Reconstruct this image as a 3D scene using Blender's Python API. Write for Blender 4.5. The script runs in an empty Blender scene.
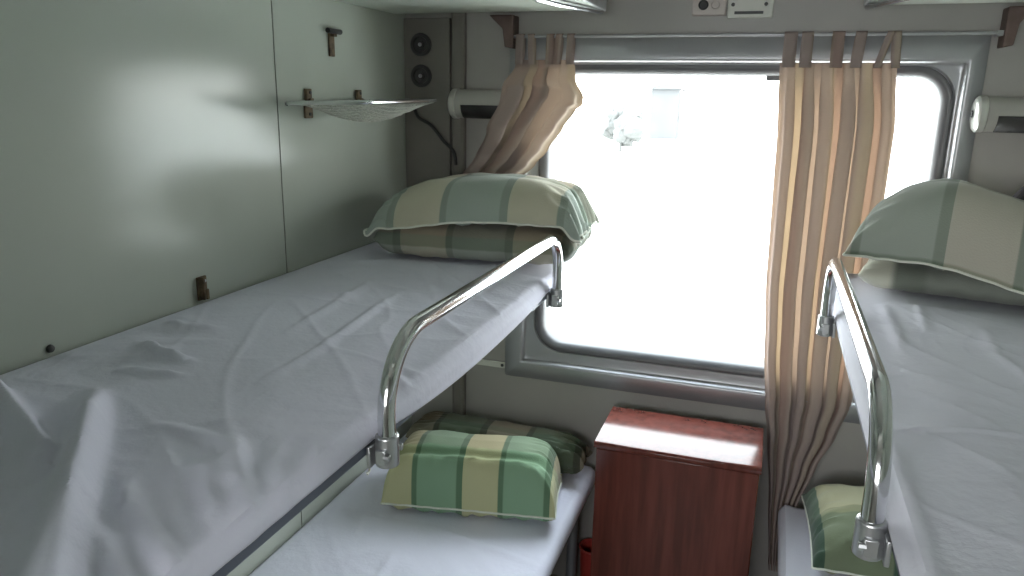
import bpy, bmesh, math, random
from math import sin, cos, pi, sqrt
from mathutils import Vector, Matrix, noise
random.seed(4)
C = bpy.context.scene.collection

# ------------------------------------------------------------------ place
D = 2.167          # inner face of the window wall
XL, XR = -1.084, 0.764
CEIL = 2.45
MID, LOW, TOP = 1.14, 0.452, 1.79      # board tops of middle and lower tiers, underside of the top tier

# ------------------------------------------------------------------ materials
def mat(name, col, rough=0.5, metal=0.0, spec=0.5, bump=0.0, bscale=30.0, var=0.0, vscale=4.0, vcol=None, coat=0.0):
    m = bpy.data.materials.new(name); m.use_nodes = True
    n, l = m.node_tree.nodes, m.node_tree.links
    b = n['Principled BSDF']
    b.inputs['Base Color'].default_value = (*col, 1)
    b.inputs['Roughness'].default_value = rough
    b.inputs['Metallic'].default_value = metal
    b.inputs['Specular IOR Level'].default_value = spec
    b.inputs['Coat Weight'].default_value = coat
    tc = n.new('ShaderNodeTexCoord')
    if var > 0:
        t = n.new('ShaderNodeTexNoise'); t.inputs['Scale'].default_value = vscale; t.inputs['Detail'].default_value = 5
        l.new(tc.outputs['Object'], t.inputs['Vector'])
        mx = n.new('ShaderNodeMix'); mx.data_type = 'RGBA'
        mx.inputs['A'].default_value = (*col, 1)
        mx.inputs['B'].default_value = (*(vcol or [c * (1 - var) for c in col]), 1)
        r = n.new('ShaderNodeMapRange'); r.inputs['From Min'].default_value = .38; r.inputs['From Max'].default_value = .68
        l.new(t.outputs['Fac'], r.inputs['Value']); l.new(r.outputs['Result'], mx.inputs['Factor'])
        l.new(mx.outputs['Result'], b.inputs['Base Color'])
    if bump > 0:
        t2 = n.new('ShaderNodeTexNoise'); t2.inputs['Scale'].default_value = bscale; t2.inputs['Detail'].default_value = 3
        l.new(tc.outputs['Object'], t2.inputs['Vector'])
        bp = n.new('ShaderNodeBump'); bp.inputs['Strength'].default_value = bump; bp.inputs['Distance'].default_value = .01
        l.new(t2.outputs['Fac'], bp.inputs['Height']); l.new(bp.outputs['Normal'], b.inputs['Normal'])
    return m

M = {}
M['wall'] = mat('painted_wall', (.475, .505, .45), .20, bump=.10, bscale=3.5, var=.07, vscale=2.5, spec=.32)
M['farwall'] = mat('far_wall_paint', (.385, .368, .345), .35, bump=.06, bscale=6, var=.08, vscale=5)
M['panel'] = mat('dark_panel', (.20, .185, .165), .45, var=.12, vscale=9)
M['dark'] = mat('dark_plastic', (.035, .035, .035), .45)
M['seam'] = mat('seam_sealant', (.06, .05, .035), .7)
M['ceil'] = mat('ceiling_paint', (.62, .62, .57), .5)
M['floor'] = mat('floor_linoleum', (.33, .28, .23), .45, var=.3, vscale=12)
M['alu'] = mat('window_aluminium', (.39, .395, .41), .33, .45, bump=.03, bscale=40, var=.1, vscale=6)
M['rubber'] = mat('black_rubber', (.10, .10, .105), .42)
M['chrome'] = mat('chrome', (.80, .81, .82), .13, 1, var=.12, vscale=18)
M['clampm'] = mat('clamp_metal', (.55, .56, .57), .35, .9, var=.2, vscale=25)
M['steel'] = mat('grey_steel_leg', (.36, .38, .41), .4, .5)
M['berth'] = mat('berth_paint', (.60, .64, .57), .3, var=.08, vscale=5)
M['edge'] = mat('berth_edge', (.13, .15, .20), .45)
M['lampw'] = mat('lamp_housing', (.38, .37, .34), .32)
M['lampcap'] = mat('lamp_cap', (.62, .62, .58), .3, .6)
M['rust'] = mat('rusty_metal', (.17, .12, .07), .65, .3, var=.6, vscale=60)
M['rustbr'] = mat('brown_bracket', (.15, .10, .085), .6, .2, var=.3, vscale=30)
M['outlet'] = mat('outlet_plastic', (.56, .50, .47), .4)
M['plate'] = mat('plate_metal', (.66, .66, .60), .4)
M['net'] = mat('net_cord', (.55, .55, .50), .6)
M['red'] = mat('red_plastic', (.42, .05, .04), .35)
M['pipe'] = mat('piping_cord', (.66, .68, .60), .8)
M['bundle'] = mat('dark_cloth', (.05, .045, .05), .9, bump=.3, bscale=60)

def wood_mat(name, col):
    m = mat(name, col, .22, spec=.45, coat=.08)
    n, l = m.node_tree.nodes, m.node_tree.links; b = n['Principled BSDF']
    tc = n.new('ShaderNodeTexCoord'); mp = n.new('ShaderNodeMapping'); mp.inputs['Scale'].default_value = (14, 14, 1.2)
    t = n.new('ShaderNodeTexNoise'); t.inputs['Scale'].default_value = 3; t.inputs['Detail'].default_value = 6
    l.new(tc.outputs['Object'], mp.inputs['Vector']); l.new(mp.outputs['Vector'], t.inputs['Vector'])
    cr = n.new('ShaderNodeValToRGB')
    cr.color_ramp.elements[0].color = (*[c * .72 for c in col], 1); cr.color_ramp.elements[0].position = .35
    cr.color_ramp.elements[1].color = (*[min(1, c * 1.2) for c in col], 1); cr.color_ramp.elements[1].position = .68
    l.new(t.outputs['Fac'], cr.inputs['Fac']); l.new(cr.outputs['Color'], b.inputs['Base Color'])
    t2 = n.new('ShaderNodeTexNoise'); t2.inputs['Scale'].default_value = 22
    l.new(tc.outputs['Object'], t2.inputs['Vector'])
    mr = n.new('ShaderNodeMapRange'); mr.inputs['To Min'].default_value = .12; mr.inputs['To Max'].default_value = .20
    l.new(t2.outputs['Fac'], mr.inputs['Value']); l.new(mr.outputs['Result'], b.inputs['Roughness'])
    return m
M['wood'] = wood_mat('red_brown_wood', (.135, .037, .027))
M['woodedge'] = wood_mat('wood_edge_band', (.30, .10, .055))

def sheet_mat(name, col):
    m = mat(name, col, .85, spec=.2, bump=.12, bscale=90, var=.05, vscale=3)
    b = m.node_tree.nodes['Principled BSDF']
    b.inputs['Sheen Weight'].default_value = .12
    return m
M['sheet'] = sheet_mat('cotton_sheet', (.77, .77, .90))
M['sheetr'] = sheet_mat('cotton_sheet_grey', (.69, .69, .78))

def plaid(name, ya, gr, dk, pu=.40, pv=.40, ou=0.0, ov=0.0, band=(.74, .66, .60)):
    """woven plaid laid out in metres on the cloth's own UV map"""
    m = bpy.data.materials.new(name); m.use_nodes = True
    n, l = m.node_tree.nodes, m.node_tree.links; b = n['Principled BSDF']
    b.inputs['Roughness'].default_value = .9; b.inputs['Specular IOR Level'].default_value = .15
    b.inputs['Sheen Weight'].default_value = .15
    uv = n.new('ShaderNodeUVMap'); sp = n.new('ShaderNodeSeparateXYZ'); l.new(uv.outputs['UV'], sp.inputs['Vector'])
    def frac(out, per, off):
        a = n.new('ShaderNodeMath'); a.operation = 'MULTIPLY_ADD'; a.inputs[1].default_value = 1 / per; a.inputs[2].default_value = off + 10
        l.new(sp.outputs[out], a.inputs[0])
        f = n.new('ShaderNodeMath'); f.operation = 'FRACT'; l.new(a.outputs[0], f.inputs[0]); return f.outputs[0]
    def ramp(src, stops):
        c = n.new('ShaderNodeValToRGB'); c.color_ramp.interpolation = 'LINEAR'
        e = c.color_ramp.elements
        pts = []
        for i, (p, col) in enumerate(stops):
            if i: pts.append((p - .006, stops[i - 1][1]))
            pts.append((p + (.006 if i else 0), col))
        while len(e) < len(pts): e.new(.5)
        for k, (p, col) in enumerate(pts): e[k].position = p; e[k].color = (*col, 1)
        l.new(src, c.inputs['Fac']); return c.outputs['Color']
    cu = ramp(frac('X', pu, ou), [(0, ya), (.41, dk), (.47, gr), (.93, dk)])
    cv = ramp(frac('Y', pv, ov), [(0, (1, 1, 1)), (.42, (.62, .66, .60)), (.50, band), (.90, (.62, .66, .60)), (.97, (1, 1, 1))])
    mx = n.new('ShaderNodeMix'); mx.data_type = 'RGBA'; mx.blend_type = 'MULTIPLY'; mx.inputs['Factor'].default_value = 1
    l.new(cu, mx.inputs['A']); l.new(cv, mx.inputs['B']); l.new(mx.outputs['Result'], b.inputs['Base Color'])
    t = n.new('ShaderNodeTexNoise'); t.inputs['Scale'].default_value = 260; l.new(uv.outputs['UV'], t.inputs['Vector'])
    bp = n.new('ShaderNodeBump'); bp.inputs['Strength'].default_value = .25; bp.inputs['Distance'].default_value = .003
    l.new(t.outputs['Fac'], bp.inputs['Height']); l.new(bp.outputs['Normal'], b.inputs['Normal'])
    return m

def curtain_mat(name):
    m = bpy.data.materials.new(name); m.use_nodes = True
    n, l = m.node_tree.nodes, m.node_tree.links
    n.remove(n['Principled BSDF']); out = n['Material Output']
    uv = n.new('ShaderNodeUVMap'); sp = n.new('ShaderNodeSeparateXYZ'); l.new(uv.outputs['UV'], sp.inputs['Vector'])
    f = n.new('ShaderNodeMath'); f.operation = 'FRACT'
    a = n.new('ShaderNodeMath'); a.operation = 'MULTIPLY'; a.inputs[1].default_value = 5.5
    l.new(sp.outputs['X'], a.inputs[0]); l.new(a.outputs[0], f.inputs[0])
    c = n.new('ShaderNodeValToRGB'); e = c.color_ramp.elements
    st = [(0, (.35, .285, .265)), (.40, (.35, .285, .265)), (.46, (.39, .325, .27)), (.62, (.39, .325, .27)), (.68, (.32, .235, .21)), (.80, (.32, .235, .21)), (.86, (.38, .31, .275)), (1, (.35, .285, .265))]
    while len(e) < len(st): e.new(.5)
    for k, (p, col) in enumerate(st): e[k].position = p; e[k].color = (*col, 1)
    l.new(f.outputs[0], c.inputs['Fac'])
    d = n.new('ShaderNodeBsdfDiffuse'); t = n.new('ShaderNodeBsdfTranslucent')
    l.new(c.outputs['Color'], d.inputs['Color'])
    tm = n.new('ShaderNodeMix'); tm.data_type = 'RGBA'; tm.blend_type = 'MULTIPLY'; tm.inputs['Factor'].default_value = 1
    tm.inputs['B'].default_value = (1, .84, .60, 1); l.new(c.outputs['Color'], tm.inputs['A']); l.new(tm.outputs['Result'], t.inputs['Color'])
    mx = n.new('ShaderNodeMixShader'); mx.inputs[0].default_value = .17
    l.new(d.outputs[0], mx.inputs[1]); l.new(t.outputs[0], mx.inputs[2]); l.new(mx.outputs[0], out.inputs['Surface'])
    w = n.new('ShaderNodeTexNoise'); w.inputs['Scale'].default_value = 200; l.new(uv.outputs['UV'], w.inputs['Vector'])
    bp = n.new('ShaderNodeBump'); bp.inputs['Strength'].default_value = .2; bp.inputs['Distance'].default_value = .003
    l.new(w.outputs['Fac'], bp.inputs['Height']); l.new(bp.outputs['Normal'], d.inputs['Normal'])
    return m
M['curtain'] = curtain_mat('woven_curtain')

def glass_mat():
    m = bpy.data.materials.new('clear_glass'); m.use_nodes = True
    n, l = m.node_tree.nodes, m.node_tree.links
    n.remove(n['Principled BSDF'])
    t = n.new('ShaderNodeBsdfTransparent'); t.inputs['Color'].default_value = (.96, .98, .97, 1)
    g = n.new('ShaderNodeBsdfGlossy'); g.inputs['Roughness'].default_value = .02
    lw = n.new('ShaderNodeLayerWeight'); lw.inputs['Blend'].default_value = .5
    pw = n.new('ShaderNodeMath'); pw.operation = 'POWER'; pw.inputs[1].default_value = 5; l.new(lw.outputs['Facing'], pw.inputs[0])
    fr = n.new('ShaderNodeMath'); fr.operation = 'MULTIPLY_ADD'; fr.inputs[1].default_value = .6; fr.inputs[2].default_value = .03; l.new(pw.outputs[0], fr.inputs[0])
    mx = n.new('ShaderNodeMixShader')
    l.new(fr.outputs[0], mx.inputs[0]); l.new(t.outputs[0], mx.inputs[1]); l.new(g.outputs[0], mx.inputs[2])
    l.new(mx.outputs[0], n['Material Output'].inputs['Surface'])
    return m
M['glass'] = glass_mat()

# ------------------------------------------------------------------ mesh helpers
class MB:
    def __init__(s): s.v = []; s.f = []; s.uv = None
    def box(s, x0, x1, y0, y1, z0, z1):
        i = len(s.v)
        s.v += [(x, y, z) for z in (z0, z1) for y in (y0, y1) for x in (x0, x1)]
        s.f += [tuple(i + k for k in q) for q in ((0, 2, 3, 1), (4, 5, 7, 6), (0, 1, 5, 4), (2, 6, 7, 3), (0, 4, 6, 2), (1, 3, 7, 5))]
        return s
    def tube(s, pts, r, n=14, cap=True, closed=False):
        pts = [Vector(p) for p in pts]; rings = []
        N = len(pts); prev = None
        for k, p in enumerate(pts):
            a = pts[(k - 1) % N] if (k or closed) else p
            b = pts[(k + 1) % N] if (k < N - 1 or closed) else p
            t = (b - a).normalized()
            if prev is None:
                u = t.cross(Vector((0, 0, 1)));
                if u.length < .1: u = t.cross(Vector((1, 0, 0)))
            else:
                u = prev - t * prev.dot(t)
            u.normalize(); prev = u; w = t.cross(u)
            rr = r[k] if isinstance(r, (list, tuple)) else r
            i = len(s.v)
            for q in range(n):
                th = 2 * pi * q / n; s.v.append(tuple(p + (u * cos(th) + w * sin(th)) * rr))
            rings.append(i)
        for k in range(N if closed else N - 1):
            a, b = rings[k], rings[(k + 1) % N]
            for q in range(n): s.f.append((a + q, a + (q + 1) % n, b + (q + 1) % n, b + q))
        if cap and not closed:
            s.f.append(tuple(rings[0] + q for q in reversed(range(n)))); s.f.append(tuple(rings[-1] + q for q in range(n)))
        return s
    def lathe(s, org, axis, prof, n=28):
        """prof = [(distance along axis, radius)]"""
        org = Vector(org); a = Vector(axis).normalized()
        u = a.cross(Vector((0, 0, 1)))
        if u.length < .1: u = a.cross(Vector((1, 0, 0)))
        u.normalize(); w = a.cross(u); rings = []
        for (h, r) in prof:
            rings.append(len(s.v))
            for q in range(n):
                th = 2 * pi * q / n; s.v.append(tuple(org + a * h + (u * cos(th) + w * sin(th)) * max(r, 1e-4)))
        for k in range(len(rings) - 1):
            for q in range(n): s.f.append((rings[k] + q, rings[k] + (q + 1) % n, rings[k + 1] + (q + 1) % n, rings[k + 1] + q))
        s.f.append(tuple(rings[0] + q for q in reversed(range(n)))); s.f.append(tuple(rings[-1] + q for q in range(n)))
        return s
    def prism(s, poly, h0, h1, axis='y'):
        """poly of 2-D points extruded along an axis"""
        i = len(s.v); n = len(poly)
        for h in (h0, h1):
            for (a, b) in poly:
                s.v.append({'y': (a, h, b), 'x': (h, a, b), 'z': (a, b, h)}[axis])
        s.f.append(tuple(i + k for k in range(n))); s.f.append(tuple(i + n + k for k in reversed(range(n))))
        for k in range(n): s.f.append((i + k, i + n + k, i + n + (k + 1) % n, i + (k + 1) % n))
        return s
    def loft(s, loops, closed=True):
        st = []
        for lp in loops: st.append(len(s.v)); s.v += [tuple(p) for p in lp]
        n = len(loops[0])
        for k in range(len(loops) - 1):
            for q in range(n if closed else n - 1):
                s.f.append((st[k] + q, st[k] + (q + 1) % n, st[k + 1] + (q + 1) % n, st[k + 1] + q))
        return s
    def build(s, name, m, parent=None, bevel=0, smooth=True, solid=0, seg=2, sub=0, recalc=True):
        org = Vector(parent['o3']) if parent is not None and 'o3' in parent else Vector((0, 0, 0))
        me = bpy.data.meshes.new(name)
        if parent is None:
            xs = [Vector(v) for v in s.v]
            lo = Vector([min(v[i] for v in xs) for i in range(3)]); hi = Vector([max(v[i] for v in xs) for i in range(3)])
            org = Vector(((lo.x + hi.x) / 2, (lo.y + hi.y) / 2, lo.z))
        me.from_pydata([tuple(Vector(v) - org) for v in s.v], [], s.f)
        if recalc:
            bm = bmesh.new(); bm.from_mesh(me); bmesh.ops.recalc_face_normals(bm, faces=bm.faces); bm.to_mesh(me); bm.free()
        if s.uv:
            ul = me.uv_layers.new(name='UVMap')
            for lp in me.loops: ul.data[lp.index].uv = s.uv[lp.vertex_index]
        if smooth:
            for p in me.polygons: p.use_smooth = True
        me.materials.append(m)
        o = bpy.data.objects.new(name, me); C.objects.link(o)
        if parent is not None: o.parent = parent; o['o3'] = tuple(org)
        else: o.location = org; o['o3'] = tuple(org)
        if solid:
            md = o.modifiers.new('Solidify', 'SOLIDIFY'); md.thickness = solid; md.offset = 0
        if bevel:
            md = o.modifiers.new('Bevel', 'BEVEL'); md.width = bevel; md.segments = seg; md.limit_method = 'ANGLE'; md.angle_limit = .6
            md.harden_normals = False
        if sub:
            md = o.modifiers.new('Subdivision', 'SUBSURF'); md.levels = sub; md.render_levels = sub
        if smooth:
            import bpy as _b
            me.set_sharp_from_angle(angle=.7)
        return o

def thing(name, label, cat, loc, group=None):
    o = bpy.data.objects.new(name, None); C.objects.link(o); o.location = loc; o.empty_display_size = .05
    o['o3'] = tuple(loc); o['label'] = label; o['category'] = cat
    if group: o['group'] = group
    return o
def tag(o, label, cat, group=None):
    o['label'] = label; o['category'] = cat
    if group: o['group'] = group
    return o
def struct(o): o['kind'] = 'structure'; return o
def box(x0, x1, y0, y1, z0, z1): return MB().box(x0, x1, y0, y1, z0, z1)
def catmull(pts, n=8):
    P = [Vector(p) for p in pts]; out = []
    for i in range(len(P) - 1):
        a, b, c, d = P[max(i - 1, 0)], P[i], P[i + 1], P[min(i + 2, len(P) - 1)]
        for k in range(n):
            t = k / n
            out.append(.5 * ((2 * b) + (c - a) * t + (2 * a - 5 * b + 4 * c - d) * t * t + (3 * b - a - 3 * c + d) * t ** 3))
    out.append(P[-1]); return out
def lerp_table(tab, z):
    """piecewise-linear lookup, tab sorted by descending key"""
    if z >= tab[0][0]: return tab[0][1]
    for (a, va), (b, vb) in zip(tab, tab[1:]):
        if z >= b:
            t = (a - z) / (a - b); t = t * t * (3 - 2 * t) * .5 + t * .5
            return va + (vb - va) * t
    return tab[-1][1]
def smoothstep(a, b, x):
    t = max(0, min(1, (x - a) / (b - a))); return t * t * (3 - 2 * t)
def nz(x, y, z=0.0): return noise.noise(Vector((x, y, z)))

# ------------------------------------------------------------------ room shell
struct(box(-2.4, 2.4, -1.3, D + .12, -.06, 0).build('floor', M['floor'], smooth=False))
struct(box(-2.4, 2.4, -1.3, D + .12, CEIL, CEIL + .05).build('ceiling', M['ceil'], smooth=False))
# left wall: two painted panels meeting in a narrow groove
wl = MB()
wl.box(XL - .05, XL, .2, 1.5085, 0, CEIL); wl.box(XL - .05, XL, 1.5125, D, 0, CEIL); wl.box(XL - .06, XL - .05, .2, D, 0, CEIL)
struct(wl.build('wall_left', M['wall'], smooth=False))
struct(box(XL - .05, XL - .0015, 1.5085, 1.5125, 0, CEIL).build('trim_1', M['seam'], smooth=False))
struct(box(XR, XR + .06, .2, D, 0, CEIL).build('wall_right', M['wall'], smooth=False))
# wall on the corridor side with the doorway the photo is taken from
wb = MB()
wb.box(-2.4, -.50, .18, .22, 0, CEIL); wb.box(.36, 2.4, .18, .22, 0, CEIL); wb.box(-.50, .36, .18, .22, 2.1, CEIL)
struct(wb.build('wall_back', M['wall'], smooth=False))
# corridor beyond the doorway, its outer wall carries a window
wc = MB()
wc.box(-2.4, -1.0, -1.06, -1.0, 0, CEIL); wc.box(.2, 2.4, -1.06, -1.0, 0, CEIL)
wc.box(-1.0, .2, -1.06, -1.0, 0, 1.05); wc.box(-1.0, .2, -1.06, -1.0, 1.75, CEIL)
struct(wc.build('wall_corridor', M['farwall'], smooth=False))
w2 = MB()
for a in ((-1.0, -.96, 1.05, 1.75), (.16, .2, 1.05, 1.75), (-1.0, .2, 1.05, 1.09), (-1.0, .2, 1.71, 1.75), (-.42, -.38, 1.05, 1.75)):
    w2.box(a[0], a[1], -1.05, -.98, a[2], a[3])
struct(w2.build('window_2', M['alu'], bevel=.004, smooth=False))
struct(box(-2.46, -2.4, -1.06, .22, 0, CEIL).build('wall_corridor_left', M['farwall'], smooth=False))
struct(box(2.4, 2.46, -1.06, .22, 0, CEIL).build('wall_corridor_right', M['farwall'], smooth=False))

# window wall with its opening
OX0, OX1, OZ0, OZ1 = -.625, .383, .822, 1.629
HX0, HX1, HZ0, HZ1 = OX0 - .02, OX1 + .02, OZ0 - .02, OZ1 + .02
wf = MB()
wf.box(XL - .06, HX0, D, D + .1, 0, CEIL); wf.box(HX1, XR + .06, D, D + .1, 0, CEIL)
wf.box(HX0, HX1, D, D + .1, 0, HZ0); wf.box(HX0, HX1, D, D + .1, HZ1, CEIL)
struct(wf.build('wall_far', M['farwall'], smooth=False))

def rrect(x0, x1, z0, z1, r, y, n=10):
    out = []
    for (cx, cz, a0) in ((x1 - r, z1 - r, 0), (x0 + r, z1 - r, 90), (x0 + r, z0 + r, 180), (x1 - r, z0 + r, 270)):
        for k in range(n + 1):
            a = math.radians(a0 + 90 * k / n); out.append((cx + r * cos(a), y, cz + r * sin(a)))
    return out
def off(o, r, y): return rrect(OX0 - o, OX1 + o, OZ0 - o, OZ1 + o, r, y)
win = bpy.data.objects.new('window_1', None); C.objects.link(win); win.location = (-.12, D, OZ0); win['o3'] = (-.12, D, OZ0); struct(win)
fr = MB()
SX0, SX1, SZ0, SZ1 = OX0 - .055, OX1 + .035, OZ0 - .060, OZ1 + .030     # the step of the surround
def srect(g, y, r=.006): return rrect(SX0 - g, SX1 + g, SZ0 - g, SZ1 + g, r, y)
fr.loft([off(.026, .085, D + .05), off(.026, .085, D - .002), off(.029, .086, D - .006),
         srect(-.004, D - .006, .03), srect(-.001, D - .007, .012), srect(.002, D - .010), srect(.004, D - .025), srect(.008, D - .029), srect(.013, D - .030),
         rrect(-.742, .463, .701, 1.727, .008, D - .016), rrect(-.745, .466, .698, 1.730, .008, D - .013), rrect(-.745, .466, .698, 1.730, .008, D + .001)])
fr.build('window_frame', M['alu'], win)
gk = MB()
gk.loft([off(0, .065, D + .1), off(0, .065, D + .012), off(.004, .069, D + .004), off(.012, .077, D - .004), off(.020, .085, D - .007), off(.026, .090, D - .006), off(.026, .090, D + .08)])
gk.build('gasket', M['rubber'], win)
pn = MB(); pn.loft([off(.01, .07, D + .045), off(.01, .07, D + .050)]); n_ = 44
pn.f += [tuple(range(n_)), tuple(range(n_, 2 * n_))]
pn.build('pane', M['glass'], win, smooth=False)
# sliding catch strip along the top of the glass
box(-.035, .13, D + .020, D + .030, OZ1 - .012, OZ1 + .004).build('sash_bar', M['rubber'], win, bevel=.002)

# vertical ridge beside the corner panel
struct(MB().prism([(-.925, D), (-.925, D - .020), (-.917, D - .026), (-.893, D - .026), (-.885, D - .020), (-.885, D)], 0, 1, 'z').build('trim_2', M['panel'], smooth=False))
bpy.data.objects['trim_2'].scale = (1, 1, CEIL - .005)

# ------------------------------------------------------------------ fittings on the window wall
cp = thing('electrical_box', 'dark brown-grey vertical panel with two round black sockets in the left corner', 'panel', (-1.005, D, 1.25))
box(XL + .002, -.932, D - .018, D - .001, .95, 1.785).build('panel_board', M['panel'], cp, bevel=.003)
for z in (1.709, 1.619):
    so = MB().lathe((-1.005 - .018, D - .018, z), (0, -1, 0), [(0, .033), (.008, .033), (.011, .030), (.011, .024), (.005, .021), (.005, .012), (.010, .011), (.010, .001)]).build('round_socket', M['dark'], cp)
    MB().lathe((-1.005 - .018, D - .028, z), (0, -1, 0), [(0, .006), (.003, .0055), (.004, .001)], 12).build('screw', M['clampm'], so)
tag(MB().tube(catmull([(-1.05, D - .028, 1.545), (-1.03, D - .034, 1.50), (-.985, D - .036, 1.475), (-.945, D - .034, 1.43), (-.912, D - .036, 1.40), (-.905, D - .034, 1.36)]), .005, 8)
    .build('cable', M['dark']), 'thin black cable drooping across the corner panel below its round sockets', 'cable')

def reading_lamp(x0, x1, z, label, end):
    t = thing('reading_lamp', label, 'lamp', ((x0 + x1) / 2, D, z - .045), 'cylindrical berth reading lamps')
    y, r = D - .05, .041
    MB().tube([(x0 + .012, y, z), (x1 - .012, y, z)], r, 32).build('lamp_housing', M['lampw'], t)
    for (xa, s) in ((x0, 1), (x1, -1)):
        c = MB().lathe((xa, y, z), (s, 0, 0), [(0, .010), (0, .030), (.003, .038), (.008, .043), (.022, .043), (.024, .041)], 32).build('end_cap', M['lampcap'], t)
        MB().lathe((xa - s * .001, y, z), (-s, 0, 0), [(0, .009), (.003, .008), (.0035, .001)], 14).build('lamp_switch', M['dark'], c)
    # dark slot wrapped on the lower front of the housing
    sl = MB(); lo = []
    for k in range(9):
        a = math.radians(184 + 66 * k / 8)
        lo.append([(x, y + (r + .0015) * cos(a), z + (r + .0015) * sin(a)) for x in (x0 + .045, x1 - .03)])
    sl.loft(lo, closed=False); sl.build('lamp_slot', M['dark'], t, solid=.003)
    mb = box(x0 + .05, x1 - .05, D - .012, D - .001, z - .03, z + .03); mb.build('mount', M['lampw'], t, bevel=.003)
    return t
reading_lamp(-.911, -.690, 1.541, 'cream cylindrical reading lamp on the wall left of the window, partly behind curtain', 1)
reading_lamp(.446, .690, 1.543, 'cream cylindrical reading lamp right of the window with a shiny end cap', 1)

ou = thing('power_outlet', 'pinkish two-hole power outlet above the window, left of the slotted plate', 'outlet', (-.193, D, 1.779))
ob = box(-.238, -.150, D - .012, D - .001, 1.779, 1.838).build('outlet_body', M['outlet'], ou, bevel=.004)
for x, m in ((-.209, M['dark']), (-.178, M['outlet'])):
    MB().lathe((x, D - .011, 1.806), (0, -1, 0), [(0, .013), (.004, .013), (.005, .011), (.002, .009), (.002, .001)], 20).build('socket_hole', m, ou)
pl = thing('slotted_plate', 'pale metal plate with a dark slot and two screws above the window', 'plate', (-.09, D, 1.772))
box(-.147, -.033, D - .008, D - .001, 1.772, 1.842).build('plate_face', M['plate'], pl, bevel=.003)
box(-.129, -.057, D - .0095, D - .007, 1.782, 1.789).build('slot', M['dark'], pl)
for x in (-.134, -.052):
    MB().lathe((x, D - .008, 1.806), (0, -1, 0), [(0, .005), (.003, .0045), (.0035, .001)], 12).build('screw', M['dark'], pl)

def gusset(x0, x1, label):
    t = MB().prism([(x0, 1.786), (x1, 1.786), (x1, 1.695), (x1 - .35 * (x1 - x0), 1.70), (x1 - .45 * (x1 - x0), 1.75)], D - .055, D - .001, 'y').build('corner_bracket', M['rustbr'], bevel=.003, smooth=False)
    tag(t, label, 'bracket', 'brown berth brackets by the curtain rod')
gusset(-.795, -.722, 'brown wedge bracket under the top berth, left end of the curtain rod')
gusset(.545, .483, 'brown wedge bracket at the right end of the curtain rod')
rod = MB().tube([(-.735, D - .045, 1.728), (.480, D - .045, 1.728)], .0045, 10)
for x in (-.732, .476): rod.box(x - .006, x + .006, D - .05, D - .012, 1.722, 1.734)
tag(rod.build('curtain_rod', M['alu']), 'thin metal curtain rod along the top of the window frame', 'curtain rod')
stp = box(-.86, -.748, D - .006, D - .001, .716, .736)
st = stp.build('wall_strap', M['plate'], bevel=.002)
tag(st, 'short pale metal strap with one hole, left below the window', 'strap')
MB().lathe((-.757, D - .0055, .726), (0, -1, 0), [(0, .0055), (.002, .005), (.0021, .001)], 12).build('bolt_hole', M['dark'], st)

# ------------------------------------------------------------------ fittings on the left wall
def wx(d): return XL + d
hk = thing('coat_hook', 'rusty T-shaped coat hook high on the left wall above the net rack', 'hook', (XL, 1.745, 1.665))
box(wx(.0005), wx(.006), 1.733, 1.757, 1.655, 1.712).build('hook_plate', M['rust'], hk, bevel=.002)
MB().tube([(wx(.014), 1.713, 1.716), (wx(.014), 1.772, 1.716)], .0065, 12).build('hook_pin', M['dark'], hk)
box(wx(.001), wx(.016), 1.737, 1.752, 1.703, 1.719).build('hook_arm', M['rust'], hk)
nr = thing('net_rack', 'small folding luggage rack with sagging cord net on the left wall', 'rack', (XL, 1.70, 1.545))
Y0, Y1, XF, ZN = 1.53, 1.872, -.852, 1.548
MB().tube([(wx(.012), Y0, ZN - .008), (wx(.012), Y1, ZN - .004)], .005, 10).build('hinge_rod', M['clampm'], nr)
MB().tube(catmull([(wx(.012), Y0, ZN - .006), (XF - .03, Y0 - .004, ZN - .001), (XF - .008, Y0 + .006, ZN), (XF, Y0 + .03, ZN), (XF, Y1 - .03, ZN + .003), (XF - .008, Y1 - .006, ZN + .003), (XF - .03, Y1, ZN + .003), (wx(.012), Y1, ZN - .003)]), .0052, 10).build('rack_frame', M['chrome'], nr)
net = MB(); NU, NV = 26, 18
def np_(i, j):
    u, v = i / NU, j / NV
    s = (1 - abs(2 * u - 1) ** 2.2) * (1 - abs(2 * v - 1) ** 2.2)
    return (wx(.014) + (XF - wx(.014)) * v, Y0 + (Y1 - Y0) * u, ZN - .003 - .046 * s + .003 * nz(i * .7, j * .7))
for i in range(1, NU): net.tube([np_(i, j) for j in range(NV + 1)], .0011, 4, cap=False)
for j in range(1, NV): net.tube([np_(i, j) for i in range(NU + 1)], .0011, 4, cap=False)
net.build('net', M['net'], nr)
for (y, zz) in ((1.626, 1.0), (1.866, .0)):
    br = MB(); br.box(wx(.0005), wx(.010), y - .010, y + .012, 1.548, 1.575)
    br.box(wx(.0005), wx(.018), y - .006, y + .008, 1.538, 1.553)
    if zz: br.box(wx(.0005), wx(.007), y - .014, y + .018, 1.505, 1.535)
    b_ = br.build('hinge_bracket', M['rust'], nr, bevel=.002)
    for zc in ((1.566, 1.515) if zz else (1.566,)):
        MB().lathe((wx(.010) if zc > 1.54 else wx(.007), y + .004, zc), (1, 0, 0), [(0, .0045), (.002, .004), (.0025, .001)], 10).build('screw', M['dark'], b_)
lt = thing('wall_latch', 'small dark metal latch with two bright screws on the left wall above the sheet', 'latch', (XL, 1.216, 1.15))
lp = MB(); lp.box(wx(.0005), wx(.006), 1.203, 1.229, 1.150, 1.199); lp.box(wx(.004), wx(.016), 1.207, 1.213, 1.152, 1.199); lp.box(wx(.004), wx(.013), 1.219, 1.226, 1.150, 1.172)
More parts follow.
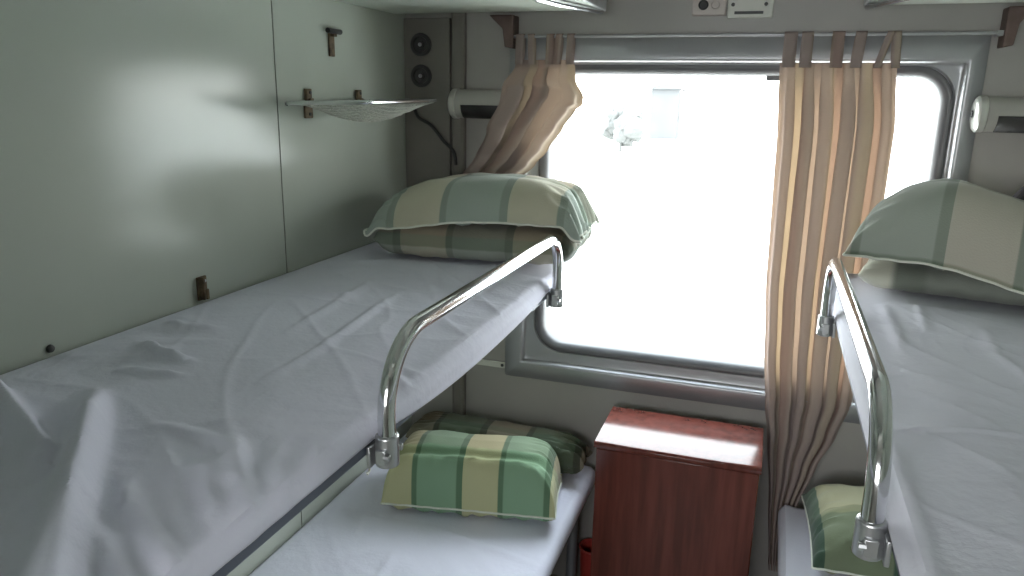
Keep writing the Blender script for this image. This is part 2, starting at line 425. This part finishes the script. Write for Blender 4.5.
lp.build('latch_plate', M['rust'], lt, bevel=.0015)
for z in (1.180, 1.189): MB().lathe((wx(.006), 1.217 + (z - 1.18) * .6, z), (1, 0, 0), [(0, .0036), (.002, .003), (.0025, .001)], 10).build('screw', M['clampm'], lt)
tag(MB().lathe((wx(.0005), .863, 1.156), (1, 0, 0), [(0, .007), (.004, .006), (.006, .001)], 14).build('wall_plug', M['dark']), 'small black plug in the left wall just above the near end of the sheet', 'plug')

# ------------------------------------------------------------------ berths
def arc(c, r, a0, a1, n=8): return [(c[0] + r * cos(math.radians(a0 + (a1 - a0) * k / n)), c[1] + r * sin(math.radians(a0 + (a1 - a0) * k / n))) for k in range(n + 1)]
def guard_rail(par, x, s, zt, ya, yb, zb):
    """U-shaped tube; s = +1 when the berth lies on the -x side of it"""
    R = .105
    yz = [(ya, zb)] + arc((ya + R, zt - R), R, 180, 90, 12) + arc((yb - R * .75, zt - R * .75), R * .75, 90, 0, 12) + [(yb, zb)]
    r = MB().tube([(x, y, z) for (y, z) in yz], .0125, 20).build('guard_rail', M['chrome'], par)
    for y in (ya, yb):
        cl = MB()
        cl.lathe((x, y, zb - .004), (0, 0, 1), [(0, .014), (.001, .0165), (.044, .0165), (.046, .014)], 22)
        cl.box(x - s * .017 - .003, x - s * .017 + .003, y - .024, y + .024, zb - .002, zb + .030)
        cl.box(x - .008, x + .008, y - .021, y + .021, zb + .004, zb + .026)
        c = cl.build('clamp', M['clampm'], r, bevel=.0015)
        for q in (-1, 1):
            MB().lathe((x + s * .009, y + q * .0185, zb + .016), (s, 0, 0), [(-.004, .005), (.004, .005), (.0045, .004), (.005, .001)], 8).build('bolt', M['clampm'], r)
    return r

SAG = .010
def berth(x_wall, x_edge, s, z, y0, y1, label, rail=True, legs=False, thick=.048):
    t = thing('sleeper_berth', label, 'berth', ((x_wall + x_edge) / 2, (y0 + y1) / 2, z - thick), 'sleeper berths')
    a, b = sorted((x_wall, x_edge - s * .006))
    e = x_edge - s * .006
    prof = [(x_wall, z - thick), (x_wall, z - .002)] + [(e - s * q, z - .002 - SAG * smoothstep(.15, .02, q + .006)) for q in (.16, .13, .11, .09, .07, .05, .035)] + [(e - s * .018, z - .006 - SAG), (e - s * .006, z - .012 - SAG), (e, z - .024 - SAG * .6), (e, z - thick)]
    MB().prism(prof, y0, y1, 'y').build('berth_board', M['berth'], t)
    a, b = sorted((x_edge - s * .006, x_edge))
    box(a, b, y0, y1, z - thick - .004, z - thick + .016).build('edge_trim', M['edge'], t, bevel=.002)
    if rail: guard_rail(t, x_edge + s * .0215, s, 1.245, .851, 1.722, 1.073)
    if legs:
        for y in (y0 + .15, 2.03):
            lg = MB().tube([(x_edge - s * .043, y, .003), (x_edge - s * .043, y, z - thick)], .016, 16)
            lg.lathe((x_edge - s * .043, y, 0), (0, 0, 1), [(0, .03), (.006, .03), (.008, .02)], 18)
            lg.build('leg', M['steel'], t)
    return t
ml = berth(XL + .004, -.486, 1, MID, .25, 2.10, 'middle berth on the left with chrome guard rail, carrying the long white sheet')
MB().tube(catmull([(-.489, .835, 1.090), (-.487, .838, 1.072), (-.484, .835, 1.066), (-.481, .825, 1.064), (-.478, .818, 1.070)], 5), .0016, 6).build('wire_hook', M['plate'], ml)
mr = berth(XR - .004, .167, -1, MID, .25, 2.09, 'middle berth on the right with chrome guard rail, carrying the grey sheet')
ll = berth(XL + .004, -.43, 1, LOW, .25, 2.13, 'lower berth on the left, below the middle berth, with a grey steel leg', False, True)
lr = berth(XR - .004, .118, -1, LOW, .25, 2.09, 'lower berth on the right, almost hidden beneath the right middle berth', False, True)

def top_berth(x_wall, x_edge, s, label, y1):
    t = thing('sleeper_berth', label, 'berth', ((x_wall + x_edge) / 2, 1.1, TOP), 'sleeper berths')
    a, b = sorted((x_wall, x_edge - s * .008))
    box(a, b, .25, y1, TOP, TOP + .045).build('berth_board', M['berth'], t, bevel=.006)
    a, b = sorted((x_edge - s * .008, x_edge))
    box(a, b, .25, y1, TOP - .003, TOP + .05).build('edge_trim', M['clampm'], t, bevel=.003)
    MB().tube([(x_edge - s * .085, 1.72, TOP - .009), (x_edge - s * .062, 1.84, TOP - .009), (x_edge - s * .006, 2.055, TOP - .007)], [.009, .009, .006], 12).build('corner_strut', M['chrome'], t)
    for (dx, y) in ((.105, 1.80), (.085, 1.835)):
        MB().lathe((x_edge - s * dx, y, TOP + .001), (0, 0, -1), [(0, .007), (.006, .006), (.0065, .001)], 8).build('bolt', M['dark'], t)
    return t
top_berth(XL + .004, -.452, 1, 'top berth on the left, its grey-green underside at the upper picture edge', 2.085)
top_berth(XR - .004, .172, -1, 'top berth on the right, only the corner of its underside in view', 2.085)

# ------------------------------------------------------------------ sheets
def seg_d(p, a, b):
    ax, ay = a; bx, by = b; dx, dy = bx - ax, by - ay; L = dx * dx + dy * dy
    t = max(0, min(1, ((p[0] - ax) * dx + (p[1] - ay) * dy) / L)) if L else 0
    qx, qy = ax + dx * t - p[0], ay + dy * t - p[1]
    side = dx * (p[1] - ay) - dy * (p[0] - ax)
    return sqrt(qx * qx + qy * qy), (1 if side >= 0 else -1), t
def bed_sheet(name, x_wall, x_edge, s, z, y0, y1, drop, folds, m, seed, label, amp=1.0, flare=None, pads=(), nx=170, ny=420, group='bed sheets'):
    W = abs(x_edge - x_wall); rad = .024; L = W - rad; A = rad * pi / 2
    mb = MB(); mb.uv = []
    for j in range(ny + 1):
        y = y0 + (y1 - y0) * j / ny
        dr = (drop(y) if callable(drop) else drop) * (1 + .2 * nz(y * 3 + seed, 1.7))
        fl = flare(y) if flare else 0
        tot = L + A + dr
        for i in range(nx + 1):
            d = tot * (i / nx)
            if d < L: px, pz, nxx, nzz = d, z + .003, 0, 1
            elif d < L + A:
                a = (d - L) / rad; px, pz, nxx, nzz = L + rad * sin(a), z + .003 - rad * (1 - cos(a)), sin(a), cos(a)
            else: px, pz, nxx, nzz = W, z + .003 - rad - (d - L - A), 1, 0
            x = x_wall + s * px
            pz -= SAG * smoothstep(W - .15, W - .02, px)
            edge = min(1, max(0, (tot - d) / .05)); wallf = min(1, d / .04)
            h = 0
            # broad unevenness, then tension creases running both ways
            h += .004 * amp * (.5 + nz(x * 3.1 + seed, y * 2.3))
            h += .0040 * amp * max(0, nz(x * 5 + seed * 2, y * 15 + 3 * nz(x * 3, y * 2), 2)) ** 1.0
            c1 = 1 - abs(nz(x * 6.0 + y * 5.5 + seed, (x - y) * 1.6, 5)) * 2
            h += .0024 * amp * max(0, c1) ** 6
            c2 = 1 - abs(nz((x * 1.2 - y * 6.5) + seed, (x + y * .5) * 2.2, 9)) * 2
            h += .0020 * amp * max(0, c2) ** 6
            c3 = 1 - abs(nz(x * 15 + 4 * nz(x * 3, y * 3, 1), y * 9 + seed, 7)) * 2
            h += .0016 * amp * max(0, c3) ** 4 * max(0, .4 + nz(x * 4, y * 4, 3))
            for (pts, hh, wl_, wr) in folds:
                if not (min(p[0] for p in pts) - .15 < x < max(p[0] for p in pts) + .15 and min(p[1] for p in pts) - .15 < y < max(p[1] for p in pts) + .15): continue
                best = (9, 1); n = len(pts) - 1; bt = 0
                for k in range(n):
                    dd, sd, t = seg_d((x, y), pts[k], pts[k + 1])
                    if dd < best[0]: best = (dd, sd); bt = (k + t) / n
                w = wl_ if best[1] > 0 else wr
                tap = min(1, .15 + 3.2 * min(bt + .03, 1 - bt + .03)) if hh < .02 else min(1, .2 + 5 * bt)
                h += hh * tap * math.exp(-(best[0] / w) ** 2)
            for (a0, a1, b0, b1) in pads:
                q = min(x - a0, a1 - x, y - b0, b1 - y) / .03
                if q > 0: h *= 1 - min(1, q)
            h = max(h, 0) * wallf * (.25 + .75 * edge)
            if nxx > .5: h *= .35
            mb.v.append((x + s * (nxx * h + fl * max(0, min(1, (px - W + .12) / .12))), y, pz + nzz * h - fl * .35 * max(0, min(1, (px - W + .12) / .12))))
            mb.uv.append((px, y))
    for j in range(ny):
        for i in range(nx):
            a = j * (nx + 1) + i; mb.f.append((a, a + 1, a + nx + 2, a + nx + 1))
    o = mb.build(name, m, solid=.0016)
    return tag(o, label, 'sheet', group)

foldsL = [
    ([(-.868, .755), (-.766, .646), (-.674, .548), (-.605, .471), (-.54, .40), (-.47, .31)], .040, .015, .022),
    ([(-1.02, .712), (-.968, .688), (-.850, .629), (-.755, .578)], .034, .015, .020),
    ([(-.985, .955), (-.911, .918), (-.853, .918)], .016, .010, .016),
    ([(-.915, .846), (-.858, .850), (-.820, .864)], .009, .010, .010),
    ([(-1.04, 1.079), (-.98, 1.05), (-.93, 1.075)], .009, .012, .014),
    ([(-.61, .722), (-.565, .665), (-.531, .631), (-.49, .59), (-.445, .55)], .013, .012, .020),
    ([(-.60, .65), (-.56, .61), (-.501, .554)], .008, .014, .014),
    ([(-.66, .59), (-.60, .545), (-.52, .50), (-.46, .47)], .009, .012, .015),
    ([(-.61, .50), (-.525, .456), (-.47, .42)], .008, .012, .014),
    ([(-.69, .88), (-.693, 1.045), (-.719, 1.224), (-.74, 1.42)], .006, .009, .012),
    ([(-.80, 1.10), (-.82, 1.30), (-.85, 1.55)], .005, .010, .014),
    ([(-.55, .73), (-.50, .66), (-.454, .613)], .007, .010, .014),
    ([(-.52, .76), (-.49, .72), (-.462, .69)], .006, .008, .010),
    ([(-.73, .71), (-.653, .708), (-.585, .685)], .005, .010, .010),
    ([(-.56, 1.05), (-.53, 1.0), (-.50, .97)], .005, .010, .014),
    ([(-.96, 1.35), (-.90, 1.32), (-.84, 1.36), (-.80, 1.34)], .006, .010, .016),
]
bed_sheet('bed_sheet', XL + .006, -.4835, 1, MID, .26, 2.09, lambda y: .003 + .024 * max(0, sin(pi * min(1, max(0, (y - .88) / .80)))) ** .8, foldsL, M['sheet'], 1.3, 'long wrinkled white sheet on the left middle berth, Y-shaped crease at its near corner', pads=[(-1.02, -.42, 1.71, 2.12)])
foldsR = [
    ([(.185, 1.068), (.222, 1.075), (.274, 1.085), (.347, 1.084), (.5, 1.09), (.70, 1.085)], .004, .005, .007),
    ([(.25, 1.42), (.252, 1.55), (.258, 1.78)], .005, .010, .014),
    ([(.31, 1.55), (.32, 1.68), (.33, 1.80)], .004, .010, .012),
    ([(.185, 1.03), (.182, .90), (.180, .70)], .006, .010, .022),
    ([(.42, 1.6), (.40, 1.45), (.43, 1.3)], .004, .012, .014),
    ([(.21, 2.03), (.24, 1.98), (.30, 1.93)], .007, .008, .012),
    ([(.19, 1.96), (.23, 1.90), (.28, 1.87)], .005, .008, .012),
]
bed_sheet('bed_sheet', XR - .006, .1645, -1, MID, .26, 2.085, .004, foldsR, M['sheetr'], 7.1, 'grey sheet on the right middle berth, one straight crease across it', amp=.8, pads=[(.19, .80, 1.75, 2.12)])
foldsLL = [([(-.93, 1.60), (-.75, 1.63), (-.60, 1.585), (-.45, 1.57)], .005, .008, .012), ([(-.80, 1.5), (-.78, 1.35), (-.80, 1.2)], .004, .012, .012)]
bed_sheet('bed_sheet', XL + .006, -.428, 1, LOW, .9, 2.12, .022, foldsLL, M['sheet'], 3.7, 'pale blue-white sheet on the left lower berth under the plaid pillow', amp=.7, nx=90, ny=160, pads=[(-1.05, -.42, 1.60, 2.13)])
bed_sheet('bed_sheet', XR - .006, .116, -1, LOW, .9, 2.085, .020, [], M['sheetr'], 5.2, 'pale sheet corner on the right lower berth beside the curtain foot', amp=1.0, nx=70, ny=130, pads=[(.13, .8, 1.69, 2.12)])

# ------------------------------------------------------------------ pillows and blankets
def cushion(par, name, m, c, sx, sy, ht, hb, ex=3.0, ey=3.0, pw=.5, pinch=.05, rot=0, tilt=0, seed=0.0, wr=.005, N=64, ruffle=0, pipe=True, skew=0, roll=0, crease=None, lift=None):
    """a stuffed cloth cushion: two bulged faces sewn together along a rim; returns the body"""
    mb = MB(); mb.uv = []
    R = Matrix.Rotation(rot, 3, 'Z') @ Matrix.Rotation(roll, 3, 'Y') @ Matrix.Rotation(tilt, 3, 'X'); c = Vector(c)
    def P(u, v, top):
        t = ((1 - abs(u) ** ex) * (1 - abs(v) ** ey))
        t = max(t, 0) ** pw
        x = sx * u * (1 - pinch * (1 - v * v)); y = sy * v * (1 - pinch * (1 - u * u))
        edge = max(abs(u), abs(v))
        w = wr * (nz(x * 9 + seed, y * 9, top * 3) + .6 * nz(x * 22, y * 14 + seed, 4)) * (.5 + edge)
        rad = wr * 1.1 * sin(26 * (u if abs(v) > abs(u) else v) + 4 * nz(u * 3 + seed, v * 3)) * max(0, edge - .62) / .38
        h = ht if top > 0 else hb
        z = top * h * t + (w + rad) * min(1, t * 3 + .12)
        if ruffle and u > .72:
            k = (u - .72) / .28
            z += ruffle * k * sin(v * 15 + seed + 2 * nz(v * 3, seed)); x += ruffle * 1.3 * k * sin(v * 22 + 1.3 + 3 * nz(v * 2, 3))
        if crease: z += crease(u, v, top)
        if lift: z += lift(u, v)
        x += skew * max(z, 0)
        return Vector((x, y, z)), t
    idx = {}
    for top in (1, -1):
        for j in range(N + 1):
            acc = 0; prev = None
            for i in range(N + 1): pass
        for i in range(N + 1):
            acc = 0; prev = None
            for j in range(N + 1):
                # denser sampling near the rim
                u = sin(pi / 2 * (2 * i / N - 1)); v = sin(pi / 2 * (2 * j / N - 1))
                p, _ = P(u, v, top)
                if prev is not None: acc += (Vector((0, p.y, p.z)) - Vector((0, prev.y, prev.z))).length
                prev = p
                rim = i in (0, N) or j in (0, N)
                if rim and (i, j, 1) in idx: idx[(i, j, -1)] = idx[(i, j, 1)]; continue
                idx[(i, j, top)] = len(mb.v); mb.v.append(tuple(c + R @ p)); mb.uv.append((p.x + sx, top * acc))
    for top in (1, -1):
        for j in range(N):
            for i in range(N):
                q = [idx[(i, j, top)], idx[(i + 1, j, top)], idx[(i + 1, j + 1, top)], idx[(i, j + 1, top)]]
                mb.f.append(tuple(q if top > 0 else reversed(q)))
    o = mb.build(name, m, par, recalc=False)
    if pipe:
        ring = [(i, 0) for i in range(0, N)] + [(N, j) for j in range(0, N)] + [(i, N) for i in range(N, 0, -1)] + [(0, j) for j in range(N, 0, -1)]
        pts = []
        for (i, j) in ring:
            u = sin(pi / 2 * (2 * i / N - 1)); v = sin(pi / 2 * (2 * j / N - 1)); p, _ = P(u, v, 1); p = c + R @ (p * 1.0)
            if not pts or (Vector(pts[-1]) - p).length > .004: pts.append(tuple(p))
        MB().tube(pts, .0028, 8, closed=True).build('piping', M['pipe'], par)
    return o

YE, GR, DK = (.47, .455, .35), (.31, .36, .315), (.24, .285, .24)
pA = plaid('plaid_left_upper', YE, GR, DK, .30, .5, -.27, .0)
pB = plaid('plaid_left_blanket', (.40, .385, .31), (.29, .32, .28), (.21, .235, .20), .30, .40, -.25, .45)
pC = plaid('plaid_lower_left', (.47, .465, .275), (.235, .365, .24), (.12, .20, .12), .235, .62, .05, .19, band=(.60, .53, .52))
pD = plaid('plaid_right_upper', (.42, .40, .34), (.31, .34, .30), (.22, .25, .21), .31, .5, .37, .95)
pE = plaid('plaid_right_blanket', (.56, .56, .47), (.22, .24, .21), (.17, .19, .16), 1.1, .5, .345, .05)
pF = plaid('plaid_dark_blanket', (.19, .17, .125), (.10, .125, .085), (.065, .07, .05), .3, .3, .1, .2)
pG = plaid('plaid_lower_right', (.36, .35, .23), (.18, .23, .19), (.11, .155, .11), .36, .45, .93, .50, band=(.42, .52, .50))

# left middle berth
bl = thing('folded_blanket', 'folded plaid blanket lying flat on the left middle berth beneath the pillow', 'blanket', (-.715, 1.9, MID + .006), 'plaid blankets')
cushion(bl, 'blanket_body', pB, (-.716, 1.902, MID + .058), .262, .162, .050, .048, 8, 8, .5, .015, rot=.08, seed=2.2, wr=.003, ruffle=.004, pipe=False)
pi_ = thing('pillow', 'large domed green and cream plaid pillow on the left middle berth by the window', 'pillow', (-.715, 1.91, MID + .085), 'plaid pillows')
def liftA(u, v): return .006 * sin(2.6 * u + .4) * max(0, -v) - .030 * smoothstep(.86, 1, abs(u))
cushion(pi_, 'pillow_body', pA, (-.716, 1.899, MID + .117), .278, .176, .103, .003, 4, 3.6, .5, .02, rot=.075, seed=5.1, wr=.006, ruffle=.006, lift=liftA, crease=lambda u, v, top: (-.045 * max(0, -u - .1) ** 1.3 * (1 - u * u) ** .3 if top > 0 else 0))
# right middle berth
br_ = thing('folded_blanket', 'dark folded plaid blanket with a pale rolled end under the right pillow', 'blanket', (.50, 2.0, MID + .006), 'plaid blankets')
cushion(br_, 'blanket_body', pE, (.480, 1.905, MID + .043), .252, .118, .036, .033, 6, 4, .5, .02, rot=-.20, seed=8.3, wr=.003, pipe=False)
pr_ = thing('pillow', 'tall grey-green plaid pillow on the right middle berth by the curtain', 'pillow', (.49, 2.0, MID + .085), 'plaid pillows')
cushion(pr_, 'pillow_body', pD, (.474, 1.878, MID + .096), .276, .145, .172, .004, 3.4, 2.8, .55, .03, rot=-.24, seed=1.1, wr=.006, lift=lambda u, v: -.055 * smoothstep(-.5, .7, u) * max(0, -v) ** 1.5, crease=lambda u, v, top: (-.085 * smoothstep(-.55, .9, u) * max(0, 1 - abs(u) ** 4) ** .5 * max(0, 1 - v * v) ** .7 if top > 0 else 0))
tag(cushion(None, 'cloth_bundle', M['bundle'], (.605, 2.058, MID + .14), .075, .026, .12, .13, 2.6, 3, .6, 0, seed=4.4, wr=.005, pipe=False), 'dark cloth bundle behind the right pillow at the picture edge', 'bundle')
# left lower berth
bd = thing('folded_blanket', 'dark crumpled plaid blanket behind the pillow on the left lower berth', 'blanket', (-.72, 2.03, LOW + .006), 'plaid blankets')
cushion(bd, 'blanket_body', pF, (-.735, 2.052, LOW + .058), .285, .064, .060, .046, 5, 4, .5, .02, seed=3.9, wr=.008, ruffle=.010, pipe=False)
pc_ = thing('pillow', 'boxy yellow and green plaid pillow on the left lower berth', 'pillow', (-.70, 1.80, LOW + .006), 'plaid pillows')
def creaseC(u, v, top): return (-.012 * math.exp(-((v + .62) / .10) ** 2) - .025 * max(0, v) if top > 0 else 0)
cushion(pc_, 'pillow_body', pC, (-.706, 1.800, LOW + .036), .237, .124, .150, .026, 9, 7, .5, .015, rot=.19, seed=6.6, wr=.005, crease=creaseC)
# right lower berth
pg_ = thing('pillow', 'plaid pillow with pale edging on the right lower berth, half hidden by the rail', 'pillow', (.42, 1.9, LOW + .006), 'plaid pillows')
cushion(pg_, 'pillow_body', pG, (.415, 1.890, LOW + .052), .240, .175, .095, .038, 5, 4, .5, .03, rot=.04, seed=9.6, wr=.006)

# ------------------------------------------------------------------ curtains
def curtain(label, left, right, ztop, zbot, n, yc, depth, tabs, seed, a_over=.9, yfun=None, zfun=None, group='tab-top curtains', NS=None, NZ=150):
    t = thing('curtain', label, 'curtain', ((lerp_table(left, ztop) + lerp_table(right, ztop)) / 2, yc, zbot), group)
    NS = NS or n * 30
    mb = MB(); mb.uv = []
    for j in range(NZ + 1):
        z = ztop + (zbot - ztop) * j / NZ
        L, R = lerp_table(left, z), lerp_table(right, z); W = R - L
        k = smoothstep(0, .12, ztop - z)
        for i in range(NS + 1):
            s = i / NS
            th = 2 * pi * n * s + 1.3 * nz(s * 3 + seed, z * 1.1) + .9 * nz(s * 9, seed, z * .8)
            am = a_over * (.55 + .45 * k) * (.85 + .4 * nz(s * 5 + seed, 3.3, z * .7))
            endf = min(1, 6 * s, 6 * (1 - s))
            x = L + W * s + W / (4 * pi * n) * am * 3.5 * sin(2 * th) * endf
            y = yc + depth * (.35 + .65 * k) * cos(th) + .004 * nz(s * 4, z * 3 + seed)
            if yfun: y += yfun(s, z)
            zz = z + (zfun(s, z) if zfun else 0)
            mb.v.append((x, y, zz)); mb.uv.append((s * n * .10, z))
    for j in range(NZ):
        for i in range(NS):
            a = j * (NS + 1) + i; mb.f.append((a, a + 1, a + NS + 2, a + NS + 1))
    mb.build('curtain_cloth', M['curtain'], t, recalc=False)
    for (x0, x1, lean) in tabs:
        tb = MB(); tb.uv = []; loops = []
        yr, zr, r = D - .045, 1.728, .0065
        path = [(yc - .012, ztop - .012), (yr - .009, 1.700)] + [(yr + r * cos(math.radians(a)), zr + r * sin(math.radians(a))) for a in range(180, -1, -30)] + [(yr + .008, 1.700), (yc - .004, ztop - .012)]
        m_ = len(path)
        for kk, (y, z) in enumerate(path):
            f = (1.73 - z) / .08
            loops.append([(x0 + lean * f + (x1 - x0) * q / 4, y + .0012 * sin(q * 1.6), z) for q in range(5)])
            tb.uv += [(x0 + q * .01, z) for q in range(5)]
        tb.loft(loops, closed=False); tb.build('tab', M['curtain'], t, solid=.001)
    return t
YC = D - .048
curtain('long tan tab-top curtain hanging right of the window, light glowing between its folds',
        [(1.66, -.004), (1.438, .008), (1.10, .016), (.90, .030), (.725, .048), (.64, .062), (.45, .085), (.22, .105)],
        [(1.66, .268), (1.50, .284), (1.372, .283), (1.10, .278), (.76, .272), (.66, .245), (.56, .205), (.43, .166), (.30, .150), (.22, .148)],
        1.66, .22, 6, YC, .018,
        [(.000, .032, 0), (.042, .070, 0), (.113, .142, 0), (.166, .192, -.006), (.236, .252, -.022), (.248, .268, .004)], 2.0)
def yL(s, z): return -.085 * (1 - .75 * s) * (1 - smoothstep(1.59, 1.65, z)) * smoothstep(1.39, 1.49, z)
def zL(s, z):
    # the free right edge sags toward the berth, making the flap corner
    return -.02 * smoothstep(.5, 1, s) * smoothstep(1.66, 1.56, z)
curtain('tan and yellow curtain pulled aside at the left of the window above the pillow',
        [(1.665, -.716), (1.60, -.727), (1.555, -.735), (1.466, -.780), (1.390, -.842), (1.318, -.893), (1.22, -.945), (1.16, -.95)],
        [(1.665, -.546), (1.62, -.538), (1.585, -.512), (1.565, -.514), (1.55, -.534), (1.50, -.568), (1.44, -.612), (1.39, -.655), (1.345, -.705), (1.29, -.78), (1.22, -.84), (1.16, -.86)],
        1.665, 1.19, 3, YC + .002, .013,
        [(-.714, -.690, 0), (-.680, -.660, .006), (-.625, -.603, .0), (-.598, -.578, -.004), (-.566, -.545, .0)], 6.0, yfun=yL, zfun=zL, a_over=.75)

# ------------------------------------------------------------------ cabinet and bin
cb = thing('bedside_cabinet', 'red-brown wooden cabinet beneath the window between the lower berths', 'cabinet', (-.165, 2.0, 0))
X0, X1, YF, ZT = -.379, .051, 1.838, .672
box(X0 + .006, X1 - .006, YF + .004, YF + .022, .04, ZT - .022).build('front_panel', M['wood'], cb, bevel=.002)
box(X0 + .004, X0 + .020, YF + .0225, D - .08, 0, ZT - .022).build('side_panel', M['woodedge'], cb, bevel=.002)
box(X1 - .020, X1 - .004, YF + .0225, D - .08, 0, ZT - .022).build('side_panel', M['woodedge'], cb, bevel=.002)
tp = MB().prism([(YF + .001, ZT - .020), (YF - .002, ZT - .017), (YF - .003, ZT - .008), (YF + .001, ZT - .002), (YF + .007, ZT), (D - .078, ZT), (D - .078, ZT - .021), (YF + .006, ZT - .021)], X0, X1, 'x')
tp.build('cabinet_top', M['wood'], cb, bevel=.001)
box(X0 + .03, X1 - .03, YF + .05, YF + .065, 0, .04).build('plinth', M['dark'], cb)
bn = thing('waste_bin', 'small red plastic bin on the floor between left lower berth and cabinet', 'bin', (-.425, 2.115, 0))
MB().lathe((-.425, 2.115, 0), (0, 0, 1), [(0, .032), (.003, .034), (.17, .041), (.17, .038), (.01, .034), (.01, .001)], 26).build('bin_body', M['red'], bn)
MB().tube([(-.425 + .041 * cos(2 * pi * k / 26), 2.115 + .041 * sin(2 * pi * k / 26), .17) for k in range(26)], .0035, 8, closed=True).build('bin_rim', M['red'], bn)

# ------------------------------------------------------------------ outside the window
GM = mat('pale_dry_ground', (.80, .79, .75), .9, var=.08, vscale=.3)
struct(box(-90, 90, D + 1.0, 140, -1.35, -1.25).build('ground', GM, smooth=False))
struct(box(-40, 40, -40, -2.2, -1.35, -1.25).build('ground_corridor_side', GM, smooth=False))
hm = mat('hut_wall', (.086, .088, .092), .8, var=.1, vscale=1)
hut = thing('track_hut', 'pale grey hut far outside, barely showing through the bright window', 'hut', (-6.0, 56, -1.25))
box(-8.3, -6.4, 54, 58, -1.25, 2.1).build('hut_wall', hm, hut, smooth=False)
box(-6.4, -4.4, 54.5, 58, -1.25, 1.85).build('hut_annex', hm, hut, smooth=False)
MB().prism([(-8.6, 2.1), (-6.1, 2.1), (-7.3, 2.5)], 53.7, 58.3, 'y').build('hut_roof', hm, hut, smooth=False)
bushm = mat('dusty_leaves', (.097, .098, .096), .9, var=.15, vscale=3)
bs = thing('roadside_bush', 'faint rounded bush far outside the left half of the window', 'bush', (-7.6, 40, -1.25))
bb = bmesh.new()
for k in range(26):
    a = random.uniform(0, 6.28); rr = random.uniform(.2, 1.0)
    mtx = Matrix.Translation((cos(a) * rr * 1.0, sin(a) * rr * .8, .7 + random.uniform(0, 1.35) * (1.15 - rr * .6))) @ Matrix.Scale(random.uniform(.3, .6), 4)
    bmesh.ops.create_icosphere(bb, subdivisions=2, radius=1, matrix=mtx)
for v in bb.verts: v.co += Vector((nz(*(v.co * 3)), nz(*(v.co * 3 + Vector((5, 5, 5)))), nz(*(v.co * 4)))) * .22
me = bpy.data.meshes.new('foliage'); bb.to_mesh(me); bb.free(); me.materials.append(bushm)
fo = bpy.data.objects.new('foliage', me); C.objects.link(fo); fo.parent = bs
MB().tube([(-7.6, 40, -1.3), (-7.6, 40, -.4)], .08, 8).build('stem', bushm, bs)

# ------------------------------------------------------------------ light
w = bpy.data.worlds.new('sky'); bpy.context.scene.world = w; w.use_nodes = True
n, l = w.node_tree.nodes, w.node_tree.links
bg = n['Background']; tc = n.new('ShaderNodeTexCoord'); sp = n.new('ShaderNodeSeparateXYZ'); cr = n.new('ShaderNodeValToRGB')
l.new(tc.outputs['Generated'], sp.inputs['Vector'])
mr_ = n.new('ShaderNodeMapRange'); mr_.inputs['From Min'].default_value = -1; l.new(sp.outputs['Z'], mr_.inputs['Value'])
l.new(mr_.outputs['Result'], cr.inputs['Fac'])
e = cr.color_ramp.elements
e[0].position = .45; e[0].color = (.75, .73, .70, 1); e[1].position = .52; e[1].color = (1, 1, 1, 1)
x = e.new(1.0); x.color = (.80, .90, 1.0, 1)
l.new(cr.outputs['Color'], bg.inputs['Color']); bg.inputs['Strength'].default_value = 12.0
def portal(name, loc, rot, sx, sy):
    d = bpy.data.lights.new(name, 'AREA'); d.shape = 'RECTANGLE'; d.size = sx; d.size_y = sy; d.energy = 1; d.cycles.is_portal = True
    o = bpy.data.objects.new(name, d); C.objects.link(o); o.location = loc; o.rotation_euler = rot
portal('window_daylight', (-.12, D + .11, 1.225), (-pi / 2, 0, 0), 1.02, .82)
portal('corridor_daylight', (-.4, -1.07, 1.4), (pi / 2, 0, 0), 1.2, .7)

# ------------------------------------------------------------------ camera
cam = bpy.data.cameras.new('camera'); co = bpy.data.objects.new('camera', cam); C.objects.link(co)
R = ((.94610952, -.09585355, -.30933617), (.32340527, .22978796, .91793601), (.0169057, .96850895, -.24840412))
m3 = Matrix(((R[0][0], R[0][1], -R[0][2]), (R[1][0], R[1][1], -R[1][2]), (R[2][0], R[2][1], -R[2][2])))
co.matrix_world = Matrix.Translation((0, 0, 1.57)) @ m3.to_4x4()
cam.sensor_width = 36; cam.lens = 755 / 1024 * 36; cam.clip_start = .02; cam.clip_end = 300
sc = bpy.context.scene; sc.camera = co
sc.view_settings.view_transform = 'Standard'; sc.view_settings.look = 'None'; sc.view_settings.gamma = 1
sc.view_settings.use_curve_mapping = False; sc.view_settings.exposure = 0.28
sc.cycles.use_denoising = True; sc.cycles.max_bounces = 10; sc.cycles.diffuse_bounces = 6; sc.cycles.transparent_max_bounces = 12
sc.cycles.sample_clamp_indirect = 8; sc.cycles.caustics_reflective = False; sc.cycles.caustics_refractive = False
for o in bpy.data.objects:
    if 'o3' in o: del o['o3']
